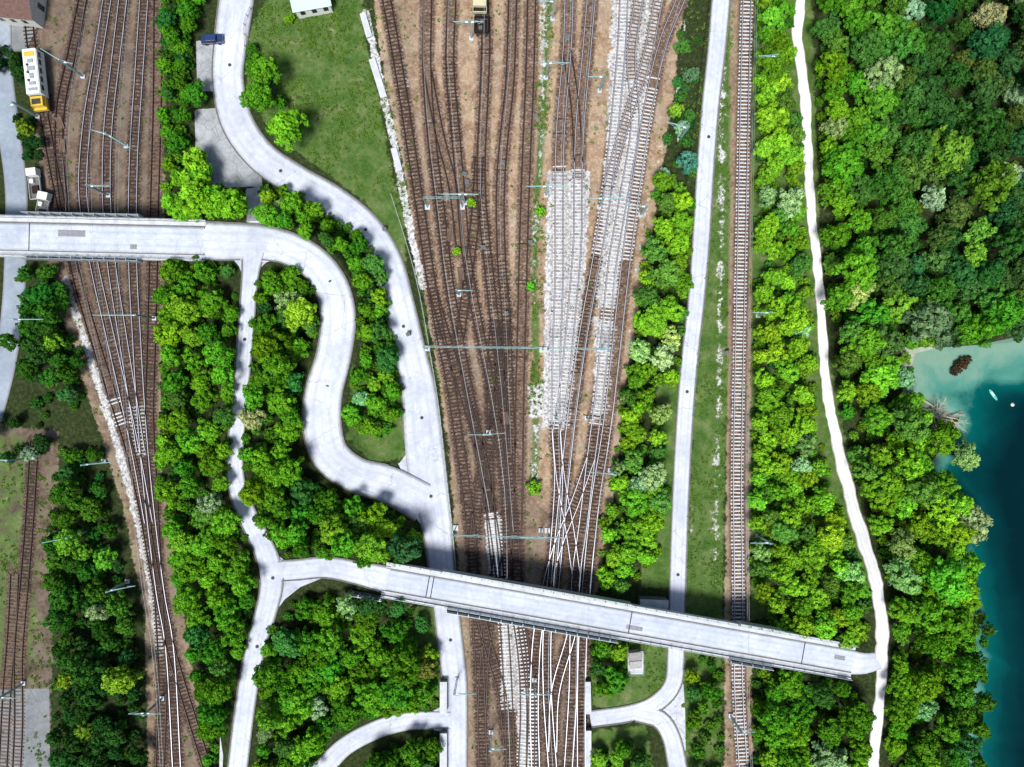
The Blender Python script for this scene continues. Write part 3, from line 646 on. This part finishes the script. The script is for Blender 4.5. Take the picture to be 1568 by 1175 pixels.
group('woodland',[(1158,1025),(1250,1032),(1300,1050),(1334,1080),(1320,1175),(1152,1175)],cst(lerp(MD,BR,.25)),28,.7,1.15,white=.05)
group('tree_belt',[(908,988),(955,980),(962,1005),(960,1060),(930,1068),(906,1050)],cst(MD),24,.5,.85)
group('tree_belt',[(1052,1010),(1106,1010),(1104,1175),(1062,1175)],cst(lerp(MD,BR,.3)),26,.45,.7,dens=.75)
group('tree_belt',[(908,1140),(985,1135),(1005,1175),(908,1175)],cst(MD),24,.5,.85)
group('tree_belt',[(30,412),(88,410),(108,470),(130,560),(122,625),(60,640),(28,560),(34,480)],cst(lerp(MD,DK,.5)),26,.6,1.0,dens=.88)
group('tree_belt',[(90,690),(148,690),(165,780),(190,900),(212,1000),(226,1175),(80,1175),(85,1000),(72,850)],lambda x,y: lerp(MD,DK,.45+.45*sstep((y-850)/250)),26,.6,1.05,dens=.9,white=.05)  # darkens downward: lens vignette of the lower-left corner put into leaf colour
group('tree_belt',[(0,60),(32,75),(40,130),(20,112),(0,100)],cst(DK),22,.4,.7)
group('tree_belt',[(22,160),(55,180),(62,250),(36,245),(28,200)],cst(DK),22,.4,.7)
group('tree_belt',[(0,650),(30,640),(80,660),(70,700),(10,705)],cst(DK),22,.4,.6,dens=.7)
group('tree_belt',[(380,60),(396,75),(400,110),(425,140),(440,150),(430,165),(390,150),(378,120)],cst(MD),20,.4,.5)
for (x,y,s,c) in [(404,112,1.05,MD),(400,150,1.0,lerp(MD,BR,.5)),(443,197,1.2,lerp(BR,YG,.1)),(297,258,1.2,lerp(BR,YG,.3)),(298,318,1.0,BR),(345,311,1.1,BR),(297,140,.8,lerp(MD,BR,.6)),(645,1022,1.0,OL),(460,480,1.1,YG),(1494,806,1.3,(0.26,0.42,0.2)),(1418,500,1.4,lerp(BG,WH,.2)),(15,525,.6,MD),(270,318,.9,BR),(1480,700,.9,lerp(BR,WH,.4)),(620,838,1.0,BG),(1052,250,.7,(0.06,0.24,0.2)),(1435,672,1.1,BR),(1350,520,1.2,BG),(1530,484,1.2,MD),(1558,496,1.1,BG),(1490,506,1.1,MD),(1450,514,1.0,BG),(1515,500,1.,MD)]:
    put(random.choice(TM),'deciduous_tree',x,y,s,c)
for (x,y,s) in [(1470,560,.45),(1480,552,.35),(1462,568,.35)]: put(random.choice(SH),'lakeside_shrub',x,y,s,(0.05,0.05,0.035),hz=.5)
for (x,y,s) in [(818,745,.5),(722,312,.3),(828,325,.35),(812,440,.3),(700,385,.3),(560,610,.4),(950,740,.5),(925,800,.5),(445,30,.35),(520,380,.3)]: put(random.choice(SH),'shrub',x,y,s,BR,hz=1)
print('trees',len(GR))

# ------------------------------------------------------------------ weeds mesh
polyw=[([(825,0),(850,0),(835,300),(832,600),(828,760),(810,760),(808,300)],600),(yard,1300),([(1045,0),(1120,0),(1110,900),(1104,1175),(1048,1175),(1046,950)],1500),(wyard,700),
 ([(378,60),(400,8),(548,-5),(598,260),(618,330),(480,250),(380,140)],1600),([(0,640),(90,660),(85,900),(70,1175),(0,1175)],700),([(905,930),(1030,930),(1028,1050),(905,1080)],350),([(1100,0),(1168,0),(1150,900),(1158,1175),(1100,1175)],400),([(555,0),(590,0),(640,300),(690,700),(660,560),(610,300)],600)]
vv=[];tones=[]
for pl,cnt in polyw:
    P=np.array(pl,float); mn=P.min(0);mx=P.max(0); x=rng.uniform(mn[0],mx[0],cnt*3); y=rng.uniform(mn[1],mx[1],cnt*3); ok=inside(P,x,y); x=x[ok][:cnt]; y=y[ok][:cnt]
    for a,b in zip(x,y):
        if math.sin(a*.05+2*math.sin(b*.03))+math.sin(b*.045)<random.uniform(-1.6,1.0): continue
        wx_,wy_=W(a,b); 
        if inroad(wx_,wy_,0,None,0.1): continue
        tz=terr(wx_,wy_)
        i=np.searchsorted(xs,wx_);j=np.searchsorted(ys,wy_)
        if trd[j,i]<1.6 and random.random()<.9: continue
        rr=random.uniform(.12,.5)
        for k in range(int(8+rr*30)):
            t=random.uniform(0,6.28); q=rr*math.sqrt(random.random()); X0=wx_+q*math.cos(t); Y0=wy_+q*math.sin(t); s=random.uniform(.05,.12); t2=random.uniform(0,6.28); dx,dy=math.cos(t2)*s,math.sin(t2)*s; h=random.uniform(.04,.28)
            vv+= [(X0-dx,Y0-dy,tz+h*.4),(X0+dy,Y0-dx,tz+h),(X0+dx,Y0+dy,tz+h*.8),(X0-dy,Y0+dx,tz+h*.3)]; tones.append(random.random())
F3=np.arange(len(vv)).reshape(-1,4); me=fastmesh('weeds',np.array(vv),F3,[M_leaf]); addattr(me,'tone',np.array(tones),'FACE')
o=bpy.data.objects.new('weeds',me); o.color=(0.09,0.18,0.03,1); sc.collection.objects.link(o)

# ------------------------------------------------------------------ masts & gantries
def mast(px,py,arms,h=7.5):
    x,y=W(px,py,0); z=max(0,terr(x,y)); mb=MB()
    mb.box((x,y,z+0.1),(0.4,0.4,0.25),1); 
    for s in(-1,1): mb.box((x+0.12*s,y,z+h/2),(0.045,0.14,h/2),0)
    k=0.6
    while k<h-0.2: mb.box((x,y,z+k),(0.10,0.03,0.03),0); k+=0.7
    for (ax,ay,L) in arms:
        l=math.hypot(ax,ay); ax/=l; ay/=l
        mb.cyl((x,y,z+h-1.0),(x+ax*L,y+ay*L,z+h-0.7),0.09,0.07,6,0); mb.cyl((x,y,z+h-0.15),(x+ax*L*.85,y+ay*L*.85,z+h-0.75),0.05,0.05,6,0)
        mb.cyl((x+ax*L*.6,y+ay*L*.6,z+h-1.7),(x+ax*L,y+ay*L,z+h-0.7),0.045,0.045,6,0)
        mb.cyl((x+ax*.3,y+ay*.3,z+h-0.97),(x+ax*.8,y+ay*.8,z+h-0.9),0.14,0.14,8,2)
    mb.build('catenary_mast',[M_mast,M_conc,M_white])
for a in [(712,312,[(-1,0,4),(1,0,3)]),(703,452,[(1,0,3)]),(748,662,[(-1,0,3.4),(1,.1,3.4)]),(828,812,[(-1,0,4),(1,0,4)]),(920,536,[(-1,0,3.6)]),(934,720,[(-1,.1,5)]),
          (195,225,[(1,-.6,5),(-1,.3,3)]),(128,118,[(-1,.6,4.5),(1,-.2,2)]),(238,488,[(-1,0,8)]),(62,494,[(-1,0.1,2),(1,0,5)]),(160,706,[(1,.1,5)]),(196,890,[(1,0.2,5)]),
          (138,812,[(-1,-.2,5)]),(1170,110,[(-1,0,3.4)]),(1160,484,[(-1,0,3.2)]),(1160,820,[(-1,0,3.6)]),(1118,1095,[(1,0,2.5)]),(836,120,[(1,0,4)]),(918,140,[(-1,0,3)]),
          (38,1045,[(1,0,4)]),(250,1068,[(1,0,3),(-1,0,3)]),(700,1040,[(1,0,4)]),(60,180,[(-1,-.3,7)]),(1040,215,[(-1,.3,4)]),(118,-10,[(1,-.4,6)]),(52,700,[(-1,0.1,5)]),
          (836,300,[(1,0,4),(-1,0,4)]),(917,318,[(1,0,4),(-1,0,3)]),(722,60,[(1,0,2.5),(-1,0,3)]),(846,30,[(-1,0,3)]),(850,640,[(1,0,4)]),(898,640,[(1,0,3)]),(818,1040,[(1,0,3),(-1,0,3)]),(752,1120,[(1,0,3)]),(168,300,[(1,0,4)]),(980,330,[(-1,.1,4)])]:
    mast(*a)
def gantry(p0,p1,h=7.5,n=2):
    a=Vector((*W(*p0,0),0)); b=Vector((*W(*p1,0),0)); mb=MB(); L=(b-a).length; u=(b-a)/L; nn=Vector((-u.y,u.x,0))
    for i in range(n):
        c=a+(b-a)*i/(n-1)
        for s in(-1,1): mb.box((c.x+nn.x*.15*s,c.y+nn.y*.15*s,h/2),(0.05,0.05,h/2),0)
        mb.box((c.x,c.y,0.15),(0.5,0.5,0.25),1)
        for k in range(9): mb.cyl(c+nn*.15*(-1)**k+Vector((0,0,.6+k*.75)),c-nn*.15*(-1)**k+Vector((0,0,1.35+k*.75)),.025,.025,4,0)
    for s in(-1,1): mb.cyl(a+nn*.14*s+Vector((0,0,h)),b+nn*.14*s+Vector((0,0,h)),.035,.035,5,0)
    mb.cyl(a+Vector((0,0,h-.45)),b+Vector((0,0,h-.45)),.035,.035,5,0)
    k=int(L/1.0)
    for i in range(k): 
        q=a+u*L*i/k; r=a+u*L*(i+1)/k; s=(-1)**i
        mb.cyl(q+nn*.14*s+Vector((0,0,h)),r-nn*.14*s+Vector((0,0,h)),.02,.02,4,0)
    k=int(L/4.3)
    for i in range(1,k+1):
        q=a+u*(L*i/(k+1)); mb.cyl(q+Vector((0,0,h-.5)),q+Vector((0,0,h-1.9)),.05,.05,5,0); mb.cyl(q+Vector((0,0,h-1.6)),q+u*1.2+Vector((0,0,h-1.6)),.03,.03,5,0)
    mb.build('catenary_gantry',[M_mast,M_conc])
gantry((698,808),(838,812)); gantry((655,534),(830,536)); gantry((655,318),(708,318)); gantry((838,536),(930,538))
mb=MB()
for idx in (1,2,3,4,6,7,8,9,10,13,16,17,18):
    P=TRK[idx]; st=6
    for z,r in ((5.6,0.02),(6.6,0.02)):
        for i in range(0,len(P)-st,st): mb.cyl((P[i,0],P[i,1],z),(P[i+st,0],P[i+st,1],z),r,r,4,0)
mb.build('overhead_wires',[M_steel])

def fence(name,pts,h=1.5,step=2.2,mat=M_steel):
    P=chain([(x,y,0,0) for x,y in pts],step); mb=MB()
    for i in range(len(P)-1):
        z=max(0,terr(P[i,0],P[i,1])); mb.box((P[i,0],P[i,1],z+h/2),(0.045,0.045,h/2),0)
        for k in (0.35,0.7,1.0): mb.cyl((P[i,0],P[i,1],z+h*k-.03),(P[i+1,0],P[i+1,1],max(0,terr(P[i+1,0],P[i+1,1]))+h*k-.03),.022,.022,4,0)
    mb.build(name,[mat])
fence('trackside_fence',[(600,300),(628,390),(645,460),(660,545),(672,620),(683,720),(692,800),(699,870)])
fence('trackside_fence',[(1085,0),(1060,200),(1045,300),(1020,330),(985,480),(975,560)],1.3,2.5,mat=M_rust)
fence('lawn_fence',[(385,15),(376,40),(378,90)],1.1,1.8,mat=M_concd)
def wall(pts,h,t,mat,name='retaining_wall'):
    mb=MB()
    for (a,b) in zip(pts[:-1],pts[1:]):
        A=Vector(W(*a,0)); B=Vector(W(*b,0)); L=(B-A).length; u=(B-A)/L; c=(A+B)/2
        mb.box((c.x,c.y,h/2-.2),(L/2,t/2,h/2+.2),0,u); mb.box((c.x,c.y,h+.06),(L/2+.05,t/2+.08,.06),1,u)
    mb.build(name,[M_concd,mat],bevel=.02)
wall([(680,1040),(680,1088)],1.4,1.2,M_conc); wall([(680,1118),(680,1200)],1.4,1.2,M_conc); wall([(899,1040),(900,1088)],1.4,0.9,M_conc); wall([(900,1114),(900,1190)],1.4,0.9,M_conc)
wall([(976,928),(1018,930)],2.6,4.0,M_conc,'abutment')
wall([(350,1100),(348,1175)],3.0,.5,M_conc)
wall([(556,22),(566,58)],.35,1.0,M_conc,'platform_edge'); wall([(570,92),(588,150)],.3,1.1,M_conc,'platform_edge'); wall([(603,228),(612,262)],.3,1.0,M_conc,'platform_edge')
mb=MB(); a=Vector(W(402,287,0)); b=Vector(W(389,342,BZ-.3)); n=22; u=(b-a).normalized()
for i in range(n):
    q=a.lerp(b,(i+.5)/n); z=(BZ-.1)*(i+1)/n; mb.box((q.x,q.y,z-.6),((b-a).length/n/2+.0,0.9,.6),0,u)
for s in(-1,1):
    nn=Vector((-u.y,u.x))*s*1.0
    mb.cyl((a.x+nn.x,a.y+nn.y,1.0),(b.x+nn.x,b.y+nn.y,BZ+1.0),.04,.04,6,1)
    for i in range(0,n,4): q=a.lerp(b,i/n)+nn; mb.cyl((q.x,q.y,BZ*i/n-.3),(q.x,q.y,BZ*i/n+1.0),.03,.03,5,1)
mb.build('concrete_stairs',[M_conc,M_steel])

# ------------------------------------------------------------------ vehicles
def obj_at(mb,name,mats,px,py,rot,z=0,bevel=.05):
    o=mb.build(name,mats,bevel=bevel); x,y=W(px,py,z+1.5); o.location=(x,y,z); o.rotation_euler=(0,0,rot); return o
mb=MB()
mb.box((0,0,0.95),(1.35,5.6,.18),2)
for s in(-1,1):
    for yy in(-3.9,-2.2,2.2,3.9): mb.cyl((s*.66,yy,.45),(s*.82,yy,.45),.45,.45,14,2)
    for yy in(-3.05,3.05): mb.box((s*1.0,yy,.55),(.12,1.5,.2),2)
    for yy in(-5.75,5.75): mb.cyl((s*.85,yy,1.0),(s*.85,yy+(.25 if yy>0 else -.25),1.0),.22,.22,10,2)
mb.box((0,1.1,2.3),(1.38,4.3,1.15),0,taper=.96); mb.box((0,1.1,3.5),(1.2,4.2,.08),0)
mb.box((0,-4.2,2.0),(1.2,.95,.85),1,taper=.95); mb.box((0,-4.3,2.9),(.8,.5,.06),2); mb.box((0,-5.3,1.5),(1.3,.25,.35),1)
mb.box((0,4.3,3.62),(.95,.45,.06),1)
for yy,hx,hy in((3.0,.5,.35),(1.6,.7,.4),(0.2,.35,.5),(-1.2,.6,.3),(-2.3,.8,.25)): mb.box((0.1,yy,3.66),(hx,hy,.1),3); 
for yy in(2.3,.9,-.6): mb.cyl((-.5,yy,3.55),(-.5,yy,3.8),.22,.22,10,2)
for s in(-1,1):
    for yy in(4.4,3.0,1.4,-.2,-1.8): mb.box((s*1.36,yy,2.65),(.04,.5,.33),4)
    mb.cyl((s*1.28,-5.4,1.1),(s*1.28,-5.4,2.1),.03,.03,5,1); mb.cyl((s*1.28,-3.2,2.1),(s*1.28,-5.4,2.1),.03,.03,5,1)
mb.box((0,-3.28,2.7),(1.0,.05,.35),4); mb.box((0,5.42,2.7),(1.0,.05,.35),4)
obj_at(mb,'rail_maintenance_vehicle',[M_white,M_yell,M_dframe,M_steel,M_glass],59,125,math.radians(6),.35)
def wagon(px,py,L,body,name):
    mb=MB(); mb.box((0,0,.95),(1.3,L/2,.15),1)
    for s in(-1,1):
        for yy in(-L/2+1,L/2-1): mb.cyl((s*.66,yy,.45),(s*.82,yy,.45),.45,.45,12,1)
        mb.box((s*1.27,0,1.5),(.05,L/2,.42),body); 
        for k in range(6): mb.box((s*1.34,-L/2+.4+k*(L-.8)/5,1.5),(.04,.06,.42),1)
        mb.box((0,s*(L/2-.05),1.5),(1.22,.05,.42),body); mb.cyl((s*.8,-L/2,1),(s*.8,-L/2-.5,1),.2,.2,8,1); mb.cyl((s*.8,L/2,1),(s*.8,L/2+.5,1),.2,.2,8,1)
    mb.box((0,0,1.2),(1.1,L/2-.4,.15),2,taper=.8)
    if body==3: mb.box((0,-.3,2.3),(1.2,1.1,.45),3); mb.box((0,-.3,2.8),(1.25,1.2,.06),0)
    for k in(-.5,.5): mb.box((.3*k,k*L*.4,1.5),(.35,.35,.25),4)
    obj_at(mb,name,[M_cream,M_dframe,M_rust,M_cream,M_concd],px,py,math.radians(-1),.35)
wagon(735,2,4.4,3,'rail_trolley'); wagon(737,38,3.0,2,'flat_wagon')
def car(px,py,rot,mat,name='parked_car'):
    mb=MB(); mb.box((0,0,.58),(2.05,.86,.28),0); mb.box((-.15,0,1.12),(1.25,.78,.28),1,taper=.82); mb.box((-.15,0,1.42),(.98,.62,.03),0)
    mb.box((1.45,0,.88),(.55,.78,.03),0)
    for a in(-1.25,1.3):
        for s in(-1,1): mb.cyl((a,s*.72,.32),(a,s*.9,.32),.32,.32,14,2)
    for s in(-1,1): mb.box((2.05,s*.6,.65),(.03,.18,.08),3); mb.box((.6,s*.95,.95),(.1,.1,.07),0)
    obj_at(mb,name,[mat,M_glass,M_black,M_white],px,py,rot,.05,.07)
car(322,57,0.05,M_blue)
def truck(px,py,rot):
    mb=MB(); mb.box((0,0,.75),(.9,2.9,.12),2); mb.box((0,2.2,1.45),(1.0,.75,.75),0,taper=.93); mb.box((0,2.3,1.75),(.93,.72,.25),1)
    mb.box((0,-.7,1.0),(1.08,2.1,.1),3)
    for s in(-1,1): mb.box((s*1.06,-.7,1.3),(.03,2.1,.22),0); [mb.cyl((s*.75,yy,.42),(s*1.0,yy,.42),.42,.42,12,2) for yy in(-1.9,2.0)]
    mb.box((0,-2.78,1.3),(1.03,.03,.22),0); mb.box((.1,-1.0,1.3),(.6,.7,.22),4); mb.box((-.4,.6,1.4),(.35,.4,.3),0)
    obj_at(mb,'flatbed_truck',[M_white,M_glass,M_black,M_concd,M_rust],px,py,rot,.05)
truck(52,282,math.radians(6)); truck(64,318,math.radians(-12))
# ------------------------------------------------------------------ buildings
def house(name,px,py,hx,hy,h,rh,rot,roof,wallm):
    mb=MB(); mb.box((0,0,h/2),(hx,hy,h/2),0); e=.4 if hx>2 else .15
    A=[(-hx-e,-hy-e,h),(hx+e,-hy-e,h),(hx+e,hy+e,h),(-hx-e,hy+e,h)]; r0=(-hx-e,0,h+rh); r1=(hx+e,0,h+rh)
    mb.poly([A[0],A[1],r1,r0],1); mb.poly([A[2],A[3],r0,r1],1); mb.poly([A[1],A[2],r1],0); mb.poly([A[3],A[0],r0],0); mb.poly(A[::-1],0)
    for s in(-1,1):
        k=-hx+1.2
        while k<hx-.8: mb.box((k,s*(hy+.01),h*.55),(.45,.03,.6),2); k+=2.2
        mb.box((s*(hx+.01),0,h*.35),(.03,.5,min(1.0,h*.33)),2)
    mb.cyl((-hx-e,0,h+rh+.03),(hx+e,0,h+rh+.03),.1,.1,6,1)
    if hx>2: mb.box((hx*.3,hy*.3,h+rh),(.3,.3,.6),3)
    o=mb.build(name,[wallm,roof,M_glass,M_concd]); x,y=W(px,py,h); o.location=(x,y,0); o.rotation_euler=(0,0,rot); return o
house('railway_building',8,-4,5.0,3.4,4,1.6,math.radians(-6),M_tile,M_plast)
house('office_building',474,-8,3.3,2.4,3.2,.7,math.radians(10),M_teal,M_white)
house('equipment_hut',973,1012,1.0,1.35,2.3,.4,math.radians(5),M_grey,M_plast)
mb=MB(); mb.box((0,0,.1),(1.5,2.2,.1),0)
for x in(-1.4,1.4):
    for y in(-2.1,0,2.1): mb.cyl((x,y,0),(x,y,1.3),.03,.03,5,1)
    for z in(.65,1.25): mb.cyl((x,-2.1,z),(x,2.1,z),.02,.02,4,1)
for y in(-2.1,2.1):
    for z in(.65,1.25): mb.cyl((-1.4,y,z),(1.4,y,z),.02,.02,4,1)
o=mb.build('hut_enclosure',[M_conc,M_steel]); o.location=(*W(973,1014,0),0.1)
for (x,y) in [(712,268),(716,280),(775,480),(740,380),(590,352),(770,250),(960,742),(626,512),(812,372),(820,180),(868,60),(1112,540)]:
    mb=MB(); mb.box((0,0,.1),(.45,.35,.1),1); mb.box((0,0,.65),(.35,.25,.45),0); mb.box((0,0,1.12),(.4,.3,.03),1); mb.box((.0,.26,.65),(.3,.012,.38),1)
    o=mb.build('relay_cabinet',[M_mast,M_concd],bevel=.02); o.location=(*W(x,y),.05); o.rotation_euler=(0,0,random.uniform(-.3,.3))
for (x,y,a) in [(706,420,.1),(704,445,.2),(94,190,.3),(97,225,.1),(775,640,.1),(1165,30,.4),(690,360,.1)]:
    mb=MB()
    for l in range(3):
        for k in range(4): mb.box((k*.3-.45,random.uniform(-.08,.08),.1+l*.17),(.13,1.2,.075),0,(math.cos(random.gauss(0,.04)),math.sin(random.gauss(0,.04))))
    o=mb.build('sleeper_stack',[M_slb]); o.location=(*W(x,y),.05); o.rotation_euler=(0,0,a)
# ------------------------------------------------------------------ fallen tree at shore
mb=MB()
def branch(p,d,L,r,dep):
    q=p+d*L
    if q.z>1.6: q.z=1.6
    mb.cyl(p,q,r,r*.6,6,0)
    if dep==0: return
    for _ in range(3 if dep>1 else 4):
        nd_=(d+Vector((random.gauss(0,.45),random.gauss(0,.45),random.gauss(0,.18)))).normalized(); branch(p.lerp(q,random.uniform(.45,1)),nd_,L*random.uniform(.5,.8),r*.55,dep-1)
for st,en in (((1400,606),(1480,655)),((1396,622),(1460,640)),((1408,640),(1488,632))):
    a=Vector((*W(*st),.5)); b=Vector((*W(*en),.8)); branch(a,(b-a).normalized(),(b-a).length*.45,.24,4)
mb.build('fallen_tree',[M_dead])
mb=MB(); mb.cyl((0,0,-.1),(0,0,.12),.35,.35,14,0); mb.cyl((0,0,.12),(0,0,.4),.35,.08,14,0); mb.cyl((0,0,.4),(0,0,.7),.03,.03,6,0)
o=mb.build('buoy',[M_white]); o.location=(*W(1552,620),-.35)
mb=MB()
n=16; top=[(math.copysign(abs(math.cos(t))**.8,math.cos(t))*1.3,math.sin(t)*.3,.14) for t in [2*math.pi*i/n for i in range(n)]]
mb.poly(top,0); mb.poly([(x*.95,y*.85,-.02) for x,y,z in top][::-1],0)
for i in range(n):
    j=(i+1)%n; a,b=top[i],top[j]; mb.poly([(a[0]*.95,a[1]*.85,-.02),(b[0]*.95,b[1]*.85,-.02),b,a],0)
mb.box((.2,0,.15),(.5,.22,.012),1)
M_pb=simple('turquoise_board',(0.10,0.42,0.36),0.5,var=0.1)
o=mb.build('paddle_board',[M_pb,M_teal]); o.location=(*W(1522,605),-.34); o.rotation_euler=(0,0,2.2)

# ------------------------------------------------------------------ light & camera
w=bpy.data.worlds.new('World'); sc.world=w; w.use_nodes=True; nt=w.node_tree; nt.nodes.clear()
el=math.radians(64); sv=Vector((-0.35,-1,0)).normalized()*math.cos(el)+Vector((0,0,math.sin(el)))
sky=nt.nodes.new('ShaderNodeTexSky'); sky.sky_type='NISHITA'; sky.sun_disc=False; sky.sun_elevation=el; sky.sun_rotation=math.atan2(sv.x,sv.y); sky.dust_density=2.0
bg=nt.nodes.new('ShaderNodeBackground'); bg.inputs[1].default_value=0.12; ow=nt.nodes.new('ShaderNodeOutputWorld'); nt.links.new(sky.outputs[0],bg.inputs[0]); nt.links.new(bg.outputs[0],ow.inputs[0])
l=bpy.data.lights.new('sun','SUN'); l.energy=4.7; l.angle=math.radians(16); l.color=(1,.985,.965)
lo=bpy.data.objects.new('sun',l); sc.collection.objects.link(lo); lo.rotation_euler=(-sv).to_track_quat('-Z','Y').to_euler()
cam=bpy.data.cameras.new('camera'); cam.sensor_width=36; cam.lens=36*H/(1568/S); cam.clip_end=6000; cam.clip_start=1
co=bpy.data.objects.new('camera',cam); co.location=(0,0,H); sc.collection.objects.link(co); sc.camera=co
sc.view_settings.view_transform='Standard'; sc.view_settings.look='None'; sc.view_settings.exposure=0
